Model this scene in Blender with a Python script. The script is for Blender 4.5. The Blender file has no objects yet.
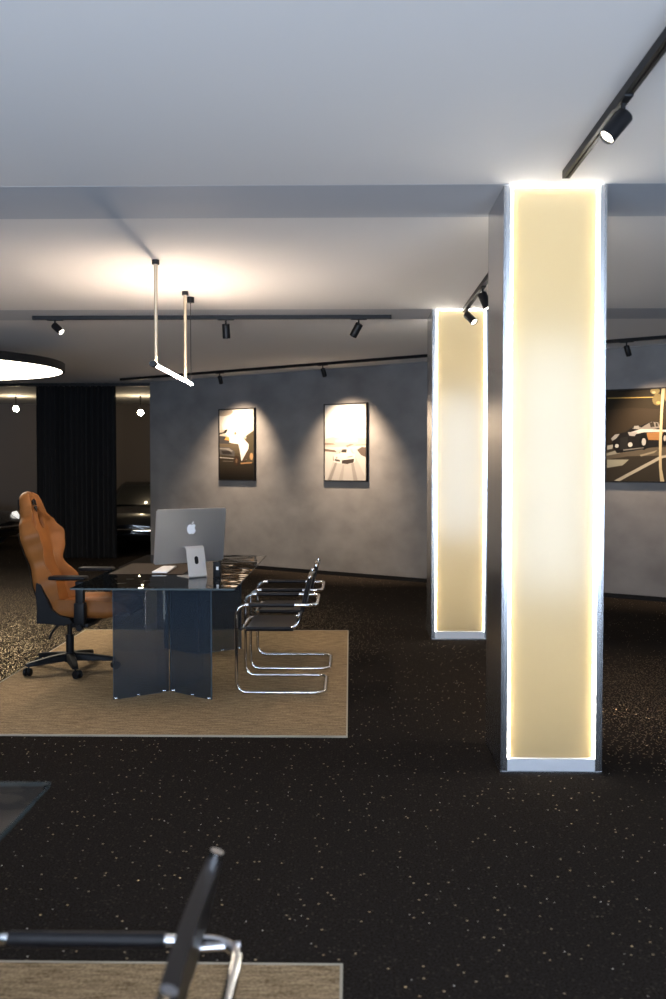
import bpy, bmesh, math, random
from mathutils import Vector, Matrix
random.seed(7)
C = bpy.context.scene.collection
S = bpy.context.scene
PI = math.pi
R = math.radians

# ------------------------------------------------------------------ camera, world, exposure
cam_d = bpy.data.cameras.new('camera')
cam = bpy.data.objects.new('camera', cam_d); C.objects.link(cam)
FPX = 955.0
cam_d.sensor_fit = 'VERTICAL'; cam_d.sensor_height = 36.0; cam_d.sensor_width = 24.0
cam_d.lens = FPX / 999.0 * 36.0
cam.location = (0, 0, 1.55)
cam.rotation_euler = (PI / 2 - math.atan(32.5 / FPX), 0, math.atan(17 / FPX))
cam_d.clip_start = 0.02
cam_d.dof.use_dof = True; cam_d.dof.focus_distance = 6.9; cam_d.dof.aperture_fstop = 3.0
S.camera = cam
S.view_settings.view_transform = 'Standard'
S.view_settings.look = 'None'
S.view_settings.gamma = 1.0
S.view_settings.use_curve_mapping = False
S.view_settings.exposure = 0.0
w = bpy.data.worlds.new('dusk'); S.world = w; w.use_nodes = True
w.node_tree.nodes['Background'].inputs[0].default_value = (0.45, 0.6, 1, 1)
w.node_tree.nodes['Background'].inputs[1].default_value = 0.02

def area_light(name, loc, rot, sx, sy, color, power, parent=None, spread=PI):
    d = bpy.data.lights.new(name, 'AREA'); d.shape = 'RECTANGLE'; d.size = sx; d.size_y = sy
    d.color = color; d.energy = power; d.spread = spread
    o = bpy.data.objects.new(name, d); C.objects.link(o); o.location = loc; o.rotation_euler = rot
    if parent: o.parent = parent
    return o
# daylight coming in through the shop windows behind the camera
for i, wx in enumerate((-4.6, -0.9, 2.8)):
    area_light('window_daylight', (wx, -4.05, 1.45), (R(140), 0, 0), 3.0, 2.3, (0.66, 0.80, 1.0), 690, None, R(125))

# ------------------------------------------------------------------ materials
MATS = {}
def mat(name, col, rough=0.5, metal=0.0, spec=0.5, emit=None, estr=0.0, noise=None, bump=None, coat=0.0):
    if name in MATS: return MATS[name]
    m = bpy.data.materials.new(name); m.use_nodes = True
    nt = m.node_tree; b = nt.nodes['Principled BSDF']
    b.inputs['Base Color'].default_value = (*col, 1); b.inputs['Roughness'].default_value = rough
    b.inputs['Metallic'].default_value = metal; b.inputs['Specular IOR Level'].default_value = spec
    b.inputs['Coat Weight'].default_value = coat
    if emit:
        b.inputs['Emission Color'].default_value = (*emit, 1); b.inputs['Emission Strength'].default_value = estr
    tc = nt.nodes.new('ShaderNodeTexCoord')
    def mapped(scale):
        mp = nt.nodes.new('ShaderNodeMapping'); nt.links.new(tc.outputs['Object'], mp.inputs[0])
        mp.inputs['Scale'].default_value = scale if isinstance(scale, tuple) else (scale,) * 3
        n = nt.nodes.new('ShaderNodeTexNoise'); n.inputs['Scale'].default_value = 1.0
        n.inputs['Detail'].default_value = 5; nt.links.new(mp.outputs[0], n.inputs['Vector'])
        return n
    if noise:                                    # (scale, dark colour, light colour)
        n = mapped(noise[0]); r = nt.nodes.new('ShaderNodeValToRGB')
        r.color_ramp.elements[0].position = 0.3; r.color_ramp.elements[1].position = 0.7
        r.color_ramp.elements[0].color = (*noise[1], 1); r.color_ramp.elements[1].color = (*noise[2], 1)
        nt.links.new(n.outputs['Fac'], r.inputs[0]); nt.links.new(r.outputs[0], b.inputs['Base Color'])
    if bump:                                     # (scale, strength, distance)
        n = mapped(bump[0]); bp = nt.nodes.new('ShaderNodeBump')
        bp.inputs['Strength'].default_value = bump[1]; bp.inputs['Distance'].default_value = bump[2]
        nt.links.new(n.outputs['Fac'], bp.inputs['Height']); nt.links.new(bp.outputs[0], b.inputs['Normal'])
    MATS[name] = m
    return m

def emission(name, col, strength):
    m = bpy.data.materials.new(name); m.use_nodes = True; nt = m.node_tree
    nt.nodes.remove(nt.nodes['Principled BSDF'])
    e = nt.nodes.new('ShaderNodeEmission'); e.inputs[0].default_value = (*col, 1); e.inputs[1].default_value = strength
    nt.links.new(e.outputs[0], nt.nodes['Material Output'].inputs[0])
    return m

def glass_mat(name, tint, body=None, body_amt=0.0, wav=None, ior=1.5):
    m = bpy.data.materials.new(name); m.use_nodes = True; nt = m.node_tree
    nt.nodes.remove(nt.nodes['Principled BSDF']); out = nt.nodes['Material Output']
    tr = nt.nodes.new('ShaderNodeBsdfTransparent'); tr.inputs[0].default_value = (*tint, 1)
    base = tr.outputs[0]
    if body:
        df = nt.nodes.new('ShaderNodeBsdfDiffuse'); df.inputs[0].default_value = (*body, 1)
        mx = nt.nodes.new('ShaderNodeMixShader'); mx.inputs[0].default_value = body_amt
        nt.links.new(base, mx.inputs[1]); nt.links.new(df.outputs[0], mx.inputs[2]); base = mx.outputs[0]
    gl = nt.nodes.new('ShaderNodeBsdfGlossy'); gl.inputs['Roughness'].default_value = 0.015
    fr = nt.nodes.new('ShaderNodeFresnel'); fr.inputs['IOR'].default_value = ior
    if wav:
        tc = nt.nodes.new('ShaderNodeTexCoord'); n = nt.nodes.new('ShaderNodeTexNoise')
        n.inputs['Scale'].default_value = wav[0]; n.inputs['Detail'].default_value = 1
        nt.links.new(tc.outputs['Object'], n.inputs['Vector'])
        bp = nt.nodes.new('ShaderNodeBump'); bp.inputs['Strength'].default_value = wav[1]; bp.inputs['Distance'].default_value = 0.01
        nt.links.new(n.outputs['Fac'], bp.inputs['Height']); nt.links.new(bp.outputs[0], gl.inputs['Normal'])
    ge = nt.nodes.new('ShaderNodeNewGeometry')
    inv = nt.nodes.new('ShaderNodeMath'); inv.operation = 'SUBTRACT'; inv.inputs[0].default_value = 1
    nt.links.new(ge.outputs['Backfacing'], inv.inputs[1])
    mul = nt.nodes.new('ShaderNodeMath'); mul.operation = 'MULTIPLY'
    nt.links.new(fr.outputs[0], mul.inputs[0]); nt.links.new(inv.outputs[0], mul.inputs[1])
    mx2 = nt.nodes.new('ShaderNodeMixShader')
    nt.links.new(mul.outputs[0], mx2.inputs[0]); nt.links.new(base, mx2.inputs[1]); nt.links.new(gl.outputs[0], mx2.inputs[2])
    nt.links.new(mx2.outputs[0], out.inputs[0])
    return m

def floor_material():
    m = bpy.data.materials.new('black_speckled_floor'); m.use_nodes = True; nt = m.node_tree; b = nt.nodes['Principled BSDF']
    tc = nt.nodes.new('ShaderNodeTexCoord')
    def flecks(scale, thr, size, c):
        mp = nt.nodes.new('ShaderNodeMapping'); mp.inputs['Scale'].default_value = (scale, scale, 1)
        nt.links.new(tc.outputs['Object'], mp.inputs[0])
        v = nt.nodes.new('ShaderNodeTexVoronoi'); v.voronoi_dimensions = '2D'; v.inputs['Scale'].default_value = 1
        nt.links.new(mp.outputs[0], v.inputs['Vector'])
        sx = nt.nodes.new('ShaderNodeSeparateColor'); nt.links.new(v.outputs['Color'], sx.inputs[0])
        g = nt.nodes.new('ShaderNodeMath'); g.operation = 'GREATER_THAN'; g.inputs[1].default_value = thr
        nt.links.new(sx.outputs[0], g.inputs[0])
        l = nt.nodes.new('ShaderNodeMath'); l.operation = 'LESS_THAN'; l.inputs[1].default_value = size
        nt.links.new(v.outputs['Distance'], l.inputs[0])
        mu = nt.nodes.new('ShaderNodeMath'); mu.operation = 'MULTIPLY'
        nt.links.new(g.outputs[0], mu.inputs[0]); nt.links.new(l.outputs[0], mu.inputs[1])
        mu2 = nt.nodes.new('ShaderNodeMath'); mu2.operation = 'MULTIPLY'
        nt.links.new(mu.outputs[0], mu2.inputs[0]); nt.links.new(sx.outputs[1], mu2.inputs[1])
        return mu2.outputs[0]
    def mixc(fac, a, col):
        x = nt.nodes.new('ShaderNodeMix'); x.data_type = 'RGBA'
        nt.links.new(fac, x.inputs['Factor']); 
        if isinstance(a, tuple): x.inputs['A'].default_value = (*a, 1)
        else: nt.links.new(a, x.inputs['A'])
        x.inputs['B'].default_value = (*col, 1)
        return x.outputs['Result']
    n = nt.nodes.new('ShaderNodeTexNoise'); n.inputs['Scale'].default_value = 130; n.inputs['Detail'].default_value = 3
    nt.links.new(tc.outputs['Object'], n.inputs['Vector'])
    r = nt.nodes.new('ShaderNodeValToRGB'); r.color_ramp.elements[0].position = .35; r.color_ramp.elements[1].position = .7
    r.color_ramp.elements[0].color = (.012, .0098, .0084, 1); r.color_ramp.elements[1].color = (.034, .028, .024, 1)
    nt.links.new(n.outputs['Fac'], r.inputs[0])
    c = mixc(flecks(62, .80, .32, 0), r.outputs[0], (.05, .041, .031))
    c = mixc(flecks(48, .983, .125, 0), c, (1.0, .92, .8))
    # small metallic chips, each tilted its own way
    mp = nt.nodes.new('ShaderNodeMapping'); mp.inputs['Scale'].default_value = (78, 78, 1)
    nt.links.new(tc.outputs['Object'], mp.inputs[0])
    v = nt.nodes.new('ShaderNodeTexVoronoi'); v.voronoi_dimensions = '2D'; v.inputs['Scale'].default_value = 1
    nt.links.new(mp.outputs[0], v.inputs['Vector'])
    sx = nt.nodes.new('ShaderNodeSeparateColor'); nt.links.new(v.outputs['Color'], sx.inputs[0])
    g = nt.nodes.new('ShaderNodeMath'); g.operation = 'GREATER_THAN'; nt.links.new(sx.outputs[2], g.inputs[0])
    # chip density raised in two patches, putting the lamplight's glitter into the floor texture
    def glitter_patch(cx, cy, r0, r1):
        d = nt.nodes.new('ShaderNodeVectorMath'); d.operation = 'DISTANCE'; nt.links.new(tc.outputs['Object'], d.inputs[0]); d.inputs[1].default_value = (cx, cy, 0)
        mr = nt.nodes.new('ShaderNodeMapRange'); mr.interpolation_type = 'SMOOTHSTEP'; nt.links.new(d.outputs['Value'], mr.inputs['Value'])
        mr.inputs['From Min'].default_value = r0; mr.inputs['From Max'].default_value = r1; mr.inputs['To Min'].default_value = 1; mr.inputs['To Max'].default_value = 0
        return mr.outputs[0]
    p1 = glitter_patch(-3.3, 9.0, 2.0, 3.9); p2 = glitter_patch(2.7, 6.2, .6, 2.0)
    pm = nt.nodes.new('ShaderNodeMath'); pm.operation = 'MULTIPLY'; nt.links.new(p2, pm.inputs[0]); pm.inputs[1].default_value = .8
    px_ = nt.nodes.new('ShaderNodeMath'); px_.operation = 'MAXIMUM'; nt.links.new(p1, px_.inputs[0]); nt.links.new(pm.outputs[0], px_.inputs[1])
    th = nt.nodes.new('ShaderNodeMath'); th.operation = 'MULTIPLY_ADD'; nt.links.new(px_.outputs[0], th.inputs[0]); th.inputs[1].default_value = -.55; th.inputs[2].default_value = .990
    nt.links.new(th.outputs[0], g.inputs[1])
    l = nt.nodes.new('ShaderNodeMath'); l.operation = 'LESS_THAN'; l.inputs[1].default_value = .33; nt.links.new(v.outputs['Distance'], l.inputs[0])
    mu = nt.nodes.new('ShaderNodeMath'); mu.operation = 'MULTIPLY'; nt.links.new(g.outputs[0], mu.inputs[0]); nt.links.new(l.outputs[0], mu.inputs[1])
    sub = nt.nodes.new('ShaderNodeVectorMath'); sub.operation = 'SUBTRACT'; nt.links.new(v.outputs['Color'], sub.inputs[0]); sub.inputs[1].default_value = (.5, .5, .5)
    mulv = nt.nodes.new('ShaderNodeVectorMath'); mulv.operation = 'MULTIPLY'; nt.links.new(sub.outputs[0], mulv.inputs[0]); mulv.inputs[1].default_value = (1.0, 1.0, 0)
    geo = nt.nodes.new('ShaderNodeNewGeometry')
    ad = nt.nodes.new('ShaderNodeVectorMath'); ad.operation = 'ADD'; nt.links.new(mulv.outputs[0], ad.inputs[0]); nt.links.new(geo.outputs['Normal'], ad.inputs[1])
    nz = nt.nodes.new('ShaderNodeVectorMath'); nz.operation = 'NORMALIZE'; nt.links.new(ad.outputs[0], nz.inputs[0])
    chip = nt.nodes.new('ShaderNodeBsdfGlossy'); chip.inputs['Color'].default_value = (.42, .34, .23, 1); chip.inputs['Roughness'].default_value = .30
    nt.links.new(nz.outputs[0], chip.inputs['Normal'])
    ms = nt.nodes.new('ShaderNodeMixShader'); nt.links.new(mu.outputs[0], ms.inputs[0]); nt.links.new(b.outputs[0], ms.inputs[1]); nt.links.new(chip.outputs[0], ms.inputs[2])
    nt.links.new(ms.outputs[0], nt.nodes['Material Output'].inputs[0])
    nt.links.new(c, b.inputs['Base Color'])
    b.inputs['Roughness'].default_value = .55; b.inputs['Specular IOR Level'].default_value = 0
    bp = nt.nodes.new('ShaderNodeBump'); bp.inputs['Strength'].default_value = .5; bp.inputs['Distance'].default_value = .004
    nt.links.new(n.outputs['Fac'], bp.inputs['Height']); nt.links.new(bp.outputs[0], b.inputs['Normal'])
    return m

def rug_material():
    m = bpy.data.materials.new('woven_sisal'); m.use_nodes = True; nt = m.node_tree; b = nt.nodes['Principled BSDF']
    tc = nt.nodes.new('ShaderNodeTexCoord')
    def nz(sc, rot, det=3):
        mp = nt.nodes.new('ShaderNodeMapping'); mp.inputs['Scale'].default_value = sc; mp.inputs['Rotation'].default_value = (0, 0, rot)
        nt.links.new(tc.outputs['Object'], mp.inputs[0])
        n = nt.nodes.new('ShaderNodeTexNoise'); n.inputs['Scale'].default_value = 1; n.inputs['Detail'].default_value = det
        nt.links.new(mp.outputs[0], n.inputs['Vector']); return n.outputs['Fac']
    a = nz((10, 55, 1), R(8)); d = nz((90, 90, 1), 0)
    mx = nt.nodes.new('ShaderNodeMath'); mx.operation = 'ADD'; nt.links.new(a, mx.inputs[0]); nt.links.new(d, mx.inputs[1])
    r = nt.nodes.new('ShaderNodeValToRGB'); r.color_ramp.elements[0].position = .38; r.color_ramp.elements[1].position = .62
    r.color_ramp.elements[0].color = (.155, .102, .053, 1); r.color_ramp.elements[1].color = (.40, .285, .165, 1)
    hf = nt.nodes.new('ShaderNodeMath'); hf.operation = 'MULTIPLY'; hf.inputs[1].default_value = .5
    nt.links.new(mx.outputs[0], hf.inputs[0]); nt.links.new(hf.outputs[0], r.inputs[0])
    nt.links.new(r.outputs[0], b.inputs['Base Color']); b.inputs['Roughness'].default_value = .9; b.inputs['Specular IOR Level'].default_value = .1
    bp = nt.nodes.new('ShaderNodeBump'); bp.inputs['Strength'].default_value = .4; bp.inputs['Distance'].default_value = .003
    nt.links.new(d, bp.inputs['Height']); nt.links.new(bp.outputs[0], b.inputs['Normal'])
    return m

M_FLOOR = floor_material(); M_RUG = rug_material()
M_CEIL = mat('ceiling_paint', (.74, .72, .715), .85, spec=.1)
M_BAND = mat('ceiling_band_shade', (.50, .52, .56), .7, spec=.2)  # darker, bluer ceiling tone: the shade between the pillar faces, put into colour
M_WALL = mat('grey_plaster', (.27, .265, .265), .7, spec=.2, noise=((2.6, 2.6, 3.4), (.138, .134, .135), (.184, .180, .181)), bump=(9, .2, .012))
M_DARKWALL = mat('dark_wall', (.05, .045, .04), .8, spec=.2)
M_BLACK = mat('black_metal', (.007, .007, .008), .42, spec=.2)
M_PLASTIC = mat('black_plastic', (.007, .0075, .009), .5, spec=.18)
M_BLEATHER = mat('black_leather', (.009, .008, .009), .40, spec=.22, bump=(140, .08, .002))
M_CHROME = mat('chrome', (.78, .78, .8), .08, 1.0)
M_STEEL = mat('brushed_steel', (.50, .51, .53), .26, 1.0, bump=((260, 260, 1.5), .05, .002))
M_ALU = mat('anodised_aluminium', (.52, .52, .53), .34, .9)
M_BRASS = mat('champagne_metal', (.62, .48, .33), .35, .6)
M_TAN = mat('tan_leatherette', (.23, .084, .02), .5, spec=.22, noise=(9, (.20, .072, .017), (.25, .092, .022)), bump=(60, .08, .003))
M_CURT = mat('black_curtain_cloth', (.012, .012, .013), .85, spec=.15)
M_WHITE = mat('white_acrylic', (.72, .74, .78), .35)
M_BIND = mat('pale_rug_binding', (.42, .37, .29), .9, spec=.1)

# ------------------------------------------------------------------ helpers
def obj(name, bm, m, parent=None, smooth=True, loc=None, rot=None, angle=40):
    bmesh.ops.recalc_face_normals(bm, faces=bm.faces)
    me = bpy.data.meshes.new(name); bm.to_mesh(me); bm.free()
    for x in (m if isinstance(m, (list, tuple)) else [m]): me.materials.append(x)
    if smooth:
        me.shade_smooth()
        try: me.set_sharp_from_angle(angle=R(angle))
        except Exception: pass
    o = bpy.data.objects.new(name, me); C.objects.link(o)
    if parent: o.parent = parent
    if loc: o.location = loc
    if rot: o.rotation_euler = rot
    return o
def tag(o, label, cat, group=None):
    o['label'] = label; o['category'] = cat
    if group: o['group'] = group
    return o
def thing(name, label, cat, loc=(0, 0, 0), rz=0.0, group=None):
    o = bpy.data.objects.new(name, None); C.objects.link(o); o.location = loc; o.rotation_euler = (0, 0, rz)
    o.empty_display_size = .1
    return tag(o, label, cat, group)
def struct(name, bm, m, smooth=False):
    o = obj(name, bm, m, smooth=smooth); o['kind'] = 'structure'; return o
def dup(root, loc, rz=None, label=None):
    r = root.copy(); C.objects.link(r); r.location = loc
    if rz is not None: r.rotation_euler = (0, 0, rz)
    if label: r['label'] = label
    for ch in list(root.children):
        c = ch.copy(); C.objects.link(c); c.parent = r
        for g in ch.children:
            d = g.copy(); C.objects.link(d); d.parent = c
    return r
def box(bm, x0, x1, y0, y1, z0, z1, bev=0.0, seg=2, mi=0, M=None):
    vs = [bm.verts.new(Vector(p)) for p in ((x0,y0,z0),(x1,y0,z0),(x1,y1,z0),(x0,y1,z0),(x0,y0,z1),(x1,y0,z1),(x1,y1,z1),(x0,y1,z1))]
    fs = [bm.faces.new([vs[i] for i in f]) for f in ((0,3,2,1),(4,5,6,7),(0,1,5,4),(1,2,6,5),(2,3,7,6),(3,0,4,7))]
    for f in fs: f.material_index = mi
    if M is not None:
        for v in vs: v.co = M @ v.co
    if bev > 0:
        es = list({e for f in fs for e in f.edges})
        bmesh.ops.bevel(bm, geom=es, offset=bev, segments=seg, affect='EDGES', profile=.5)
    return bm
def B(*a, **k): return box(bmesh.new(), *a, **k)
def cyl(bm, p, q, r, r2=None, seg=20, caps=True, mi=0):
    p = Vector(p); q = Vector(q); d = (q - p).normalized()
    a = d.orthogonal().normalized(); b = d.cross(a); r2 = r if r2 is None else r2
    A = [bm.verts.new(p + (a * math.cos(t) + b * math.sin(t)) * r) for t in [2 * PI * i / seg for i in range(seg)]]
    D = [bm.verts.new(q + (a * math.cos(t) + b * math.sin(t)) * r2) for t in [2 * PI * i / seg for i in range(seg)]]
    for i in range(seg):
        bm.faces.new((A[i], A[(i + 1) % seg], D[(i + 1) % seg], D[i])).material_index = mi
    if caps:
        bm.faces.new(A[::-1]).material_index = mi; bm.faces.new(D).material_index = mi
    return bm
def CY(*a, **k): return cyl(bmesh.new(), *a, **k)
def lathe(bm, prof, axis_p, axis_d, seg=24, mi=0):
    """prof: list of (radius, height along axis)"""
    p = Vector(axis_p); d = Vector(axis_d).normalized(); a = d.orthogonal().normalized(); b = d.cross(a)
    rings = []
    for r, h in prof:
        if r < 1e-6: rings.append([bm.verts.new(p + d * h)])
        else: rings.append([bm.verts.new(p + d * h + (a * math.cos(2*PI*i/seg) + b * math.sin(2*PI*i/seg)) * r) for i in range(seg)])
    for A, D in zip(rings, rings[1:]):
        for i in range(seg):
            j = (i + 1) % seg
            vs = [A[0] if len(A) == 1 else A[i]]
            if len(A) > 1: vs.append(A[j])
            if len(D) > 1: vs += [D[j], D[i]]
            else: vs.append(D[0])
            if len(vs) > 2: bm.faces.new(vs).material_index = mi
    return bm
def fillet(pts, r, n=7, closed=False):
    pts = [Vector(p) for p in pts]; out = []
    N = len(pts)
    for i, p in enumerate(pts):
        if not closed and i in (0, N - 1): out.append(p); continue
        a = pts[(i - 1) % N] - p; b = pts[(i + 1) % N] - p
        rr = min(r, a.length * .48, b.length * .48)
        A = p + a.normalized() * rr; D = p + b.normalized() * rr
        for k in range(n + 1):
            t = k / n; out.append(A * (1 - t) ** 2 + p * 2 * t * (1 - t) * .9 + (A + D) * .5 * 2 * t * (1 - t) * .1 + D * t * t)
    return out
def tube(bm, pts, r, seg=12, closed=False, mi=0):
    pts = [Vector(p) for p in pts]; N = len(pts)
    tang = []
    for i in range(N):
        a = pts[(i - 1) % N] if (closed or i > 0) else pts[i]
        b = pts[(i + 1) % N] if (closed or i < N - 1) else pts[i]
        tang.append((b - a).normalized())
    u = tang[0].orthogonal().normalized(); rings = []
    for i in range(N):
        if i: 
            u = tang[i - 1].rotation_difference(tang[i]) @ u
        u = (u - tang[i] * u.dot(tang[i])).normalized(); v = tang[i].cross(u)
        rings.append([bm.verts.new(pts[i] + (u * math.cos(2*PI*k/seg) + v * math.sin(2*PI*k/seg)) * r) for k in range(seg)])
    def bridge(A, D, off=0):
        for k in range(seg):
            bm.faces.new((A[k], A[(k+1) % seg], D[(k+1+off) % seg], D[(k+off) % seg])).material_index = mi
    for A, D in zip(rings, rings[1:]): bridge(A, D)
    if closed:
        best = min(range(seg), key=lambda o: (rings[-1][0].co - rings[0][o].co).length)
        bridge(rings[-1], rings[0], best)
    else:
        bm.faces.new(rings[0][::-1]); bm.faces.new(rings[-1])
    return bm
def T(*a, **k): return tube(bmesh.new(), *a, **k)
def prism(bm, poly, d, mi=0):
    """poly: list of 3-D points (planar), extruded by vector d"""
    A = [bm.verts.new(Vector(p)) for p in poly]; D = [bm.verts.new(Vector(p) + Vector(d)) for p in poly]
    n = len(A)
    bm.faces.new(A[::-1]).material_index = mi; bm.faces.new(D).material_index = mi
    for i in range(n): bm.faces.new((A[i], A[(i+1) % n], D[(i+1) % n], D[i])).material_index = mi
    return bm
def loft(bm, rings, cap=True, mi=0):
    V = [[bm.verts.new(Vector(p)) for p in r] for r in rings]; n = len(V[0])
    for A, D in zip(V, V[1:]):
        for i in range(n): bm.faces.new((A[i], A[(i+1) % n], D[(i+1) % n], D[i])).material_index = mi
    if cap:
        bm.faces.new(V[0][::-1]); bm.faces.new(V[-1])
    return bm

# ------------------------------------------------------------------ the setting
H = 2.952
WS = .69                                   # slope of the long rear wall: Y = 13.5 - .69 X
WA = -math.atan(WS)
def wy(x): return 13.5 - WS * x
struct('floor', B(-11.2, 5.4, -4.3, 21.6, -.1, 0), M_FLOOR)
struct('ceiling', B(-11.2, 5.4, -4.3, 21.6, H, H + .12), M_CEIL)
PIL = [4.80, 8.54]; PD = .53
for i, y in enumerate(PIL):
    o = struct('shade_band_%d' % (i + 1), B(-7.2, 5.2, y, y + .62 - .03 * i, H - .0005, H + .01), M_BAND)  # flush ceiling strip painting in the band the pillar panels leave unlit
def slab(pts, z0, z1):
    return prism(bmesh.new(), [(x, y, z0) for x, y in pts], (0, 0, z1 - z0))
n_ = Vector((WS, 1)).normalized()
ex = -3.31
struct('wall_back', slab([(ex, wy(ex)), (5.3, wy(5.3)), (5.3 + n_.x * .3, wy(5.3) + n_.y * .3), (ex + n_.x * .3, wy(ex) + n_.y * .3)], 0, H), M_WALL)
struct('wall_left', B(-11.2, -11.0, -4.3, 21.6, 0, H), M_DARKWALL)
struct('wall_right', B(5.2, 5.4, -4.3, 10.6, 0, H), M_WALL)
struct('wall_far', B(-11, 2, 21.2, 21.4, 0, H), mat('brown_grey_hall_wall', (.15, .125, .11), .8, spec=.2))
struct('baseboard_back', slab([(ex - .01, wy(ex) - .02), (5.2, wy(5.2) - .02), (5.2, wy(5.2) - .001), (ex - .01, wy(ex) - .001)], 0, .055), M_BLACK)
# front wall with the shop windows behind the camera
bm = bmesh.new()
for a, b in ((-11.0, -6.1), (-3.1, -2.4), (.6, 1.3), (4.3, 5.2)): box(bm, a, b, -4.2, -4.0, 0, H)
for a, b in ((-6.1, -3.1), (-2.4, .6), (1.3, 4.3)):
    box(bm, a, b, -4.2, -4.0, 0, .3); box(bm, a, b, -4.2, -4.0, 2.8, H)
struct('wall_front', bm, M_WALL)
for i, (a, b) in enumerate(((-6.1, -3.1), (-2.4, .6), (1.3, 4.3))):
    bm = bmesh.new()
    for x in (a, (a + b) / 2 - .025, b - .05): box(bm, x, x + .05, -4.0, -3.95, .3, 2.8)
    box(bm, a, b, -4.0, -3.95, .3, .35); box(bm, a, b, -4.0, -3.95, 2.75, 2.8)
    struct('window_%d' % (i + 1), bm, M_BLACK)

# ------------------------------------------------------------------ curtain in the rear opening
bm = bmesh.new(); N = 150; x0, x1 = -5.27, -3.93
rows = []
for z in (0.02, .9, 1.8, H - .05):
    f = []
    for i in range(N + 1):
        t = i / N; x = x0 + (x1 - x0) * t
        y = 15.98 + .045 * math.sin(t * 2 * PI * 15 + .6 * math.sin(t * 21 + z * .2)) + .012 * math.sin(t * 77)
        f.append((x, y, z))
    rows.append(f + [(p[0], p[1] + .006, p[2]) for p in reversed(f)])
loft(bm, rows)
cu = thing('curtain', 'black floor-length pleated curtain hanging in the dark opening behind the orange chair', 'curtain', (0, 0, 0))
obj('cloth', bm, M_CURT, cu)
obj('rail', B(-7.15, -3.35, 15.95, 16.01, H - .05, H), M_BLACK, cu)

# ------------------------------------------------------------------ pillars
def panel_material():
    m = bpy.data.materials.new('cream_light_panel'); m.use_nodes = True; nt = m.node_tree
    nt.nodes.remove(nt.nodes['Principled BSDF']); out = nt.nodes['Material Output']
    t = nt.nodes.new('ShaderNodeBsdfTranslucent'); t.inputs[0].default_value = (.9, .87, .78, 1)
    d = nt.nodes.new('ShaderNodeBsdfDiffuse'); d.inputs[0].default_value = (.62, .44, .17, 1)
    mx = nt.nodes.new('ShaderNodeMixShader'); mx.inputs[0].default_value = .25
    nt.links.new(t.outputs[0], mx.inputs[1]); nt.links.new(d.outputs[0], mx.inputs[2]); nt.links.new(mx.outputs[0], out.inputs[0])
    return m
M_PANEL = panel_material()
M_STRIP = emission('led_strip_glow', (1.0, .95, .86), 24.0)
PW = .51
def make_pillar(label, loc):
    t = thing('illuminated_pillar', label, 'pillar', loc, 0, 'steel light pillars')
    for s in (-1, 1):
        bm = bmesh.new(); xs = sorted((s * PW / 2, s * (PW / 2 - .012)))
        box(bm, xs[0], xs[1], 0, PD, 0, H - .006)
        for fy in ((0, .012), (PD - .012, PD)):          # folded lips framing the panels
            xl = sorted((s * PW / 2, s * (PW / 2 - .034))); box(bm, xl[0], xl[1], fy[0], fy[1], 0, H - .006)
        obj('side_cladding', bm, M_STEEL, t, smooth=False)
    obj('core', B(-PW/2 + .013, PW/2 - .013, PD/2 - .02, PD/2 + .02, 0, H - .006), mat('white_lamp_box', (.5, .45, .36), .8), t, smooth=False)
    for side in (0, 1):
        sg = 1 if side == 0 else -1; f = lambda y: y if side == 0 else PD - y
        yy = sorted((f(.022), f(.026)))
        bm = bmesh.new()
        vs = [bm.verts.new((x, f(.024), z)) for x, z in ((-PW/2 + .013, .074), (PW/2 - .013, .074), (PW/2 - .013, H - .007), (-PW/2 + .013, H - .007))]
        bm.faces.new(vs)
        obj('light_panel', bm, M_PANEL, t, smooth=False)
        yy = sorted((f(.004), f(.022)))
        for s in (-1, 1):
            xs = sorted((s * (PW/2 - .0345), s * (PW/2 - .046)))
            obj('light_strip', B(xs[0], xs[1], yy[0], yy[1], .075, H - .007), M_STRIP, t, smooth=False)
        obj('light_strip', B(-PW/2 + .047, PW/2 - .047, yy[0], yy[1], H - .011, H - .007), M_STRIP, t, smooth=False)
        yy = sorted((f(.002), f(.03)))
        obj('base_plate', B(-PW/2 + .0345, PW/2 - .0345, yy[0], yy[1], .012, .0735), M_WHITE, t, smooth=False)
        rot = (R(90), 0, PI) if side == 0 else (R(90), 0, 0)
        area_light('tube_warm', (0, f(.22), 1.5), rot, .40, 2.8, (1, .57, .12), PANEL_WARM, t)
        area_light('tube_white', (0, f(.20), 1.55), rot, .40, 1.25, (.46, .66, 1), PANEL_WHITE, t)
    obj('floor_flange', B(-PW/2, PW/2, -.004, PD + .004, 0, .011), M_STEEL, t, smooth=False)
    return t
PANEL_WARM, PANEL_WHITE = .56, 1.6
pl = make_pillar('tall steel-framed pillar with glowing cream panel, the nearer and wider of the two', (1.018, PIL[0], 0))
dup(pl, (.985, PIL[1], 0), 0, 'glowing cream pillar with steel frame standing farther back, half behind the nearer pillar')

# ------------------------------------------------------------------ rugs
def rug(label, x0, x1, y0, y1):
    t = thing('rug', label, 'rug', ((x0 + x1) / 2, (y0 + y1) / 2, 0), 0, 'woven sisal rugs')
    hx, hy = (x1 - x0) / 2, (y1 - y0) / 2
    obj('woven_field', B(-hx, hx, -hy, hy, 0, .008), M_RUG, t, smooth=False)
    bm = bmesh.new(); b = .009
    box(bm, -hx - b, hx + b, -hy - b, -hy, 0, .010); box(bm, -hx - b, hx + b, hy, hy + b, 0, .010)
    box(bm, -hx - b, -hx, -hy, hy, 0, .010); box(bm, hx, hx + b, -hy, hy, 0, .010)
    obj('edge_binding', bm, M_BIND, t, smooth=False)
rug('tan woven rug lying under the glass desk, orange chair and two chrome chairs', -2.50, -.022, 5.43, 8.96)
rug('tan woven rug whose far edge shows at the bottom, under the foreground chair', -2.50, -.03, -.6, 2.905)
RZ = .0082

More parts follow.
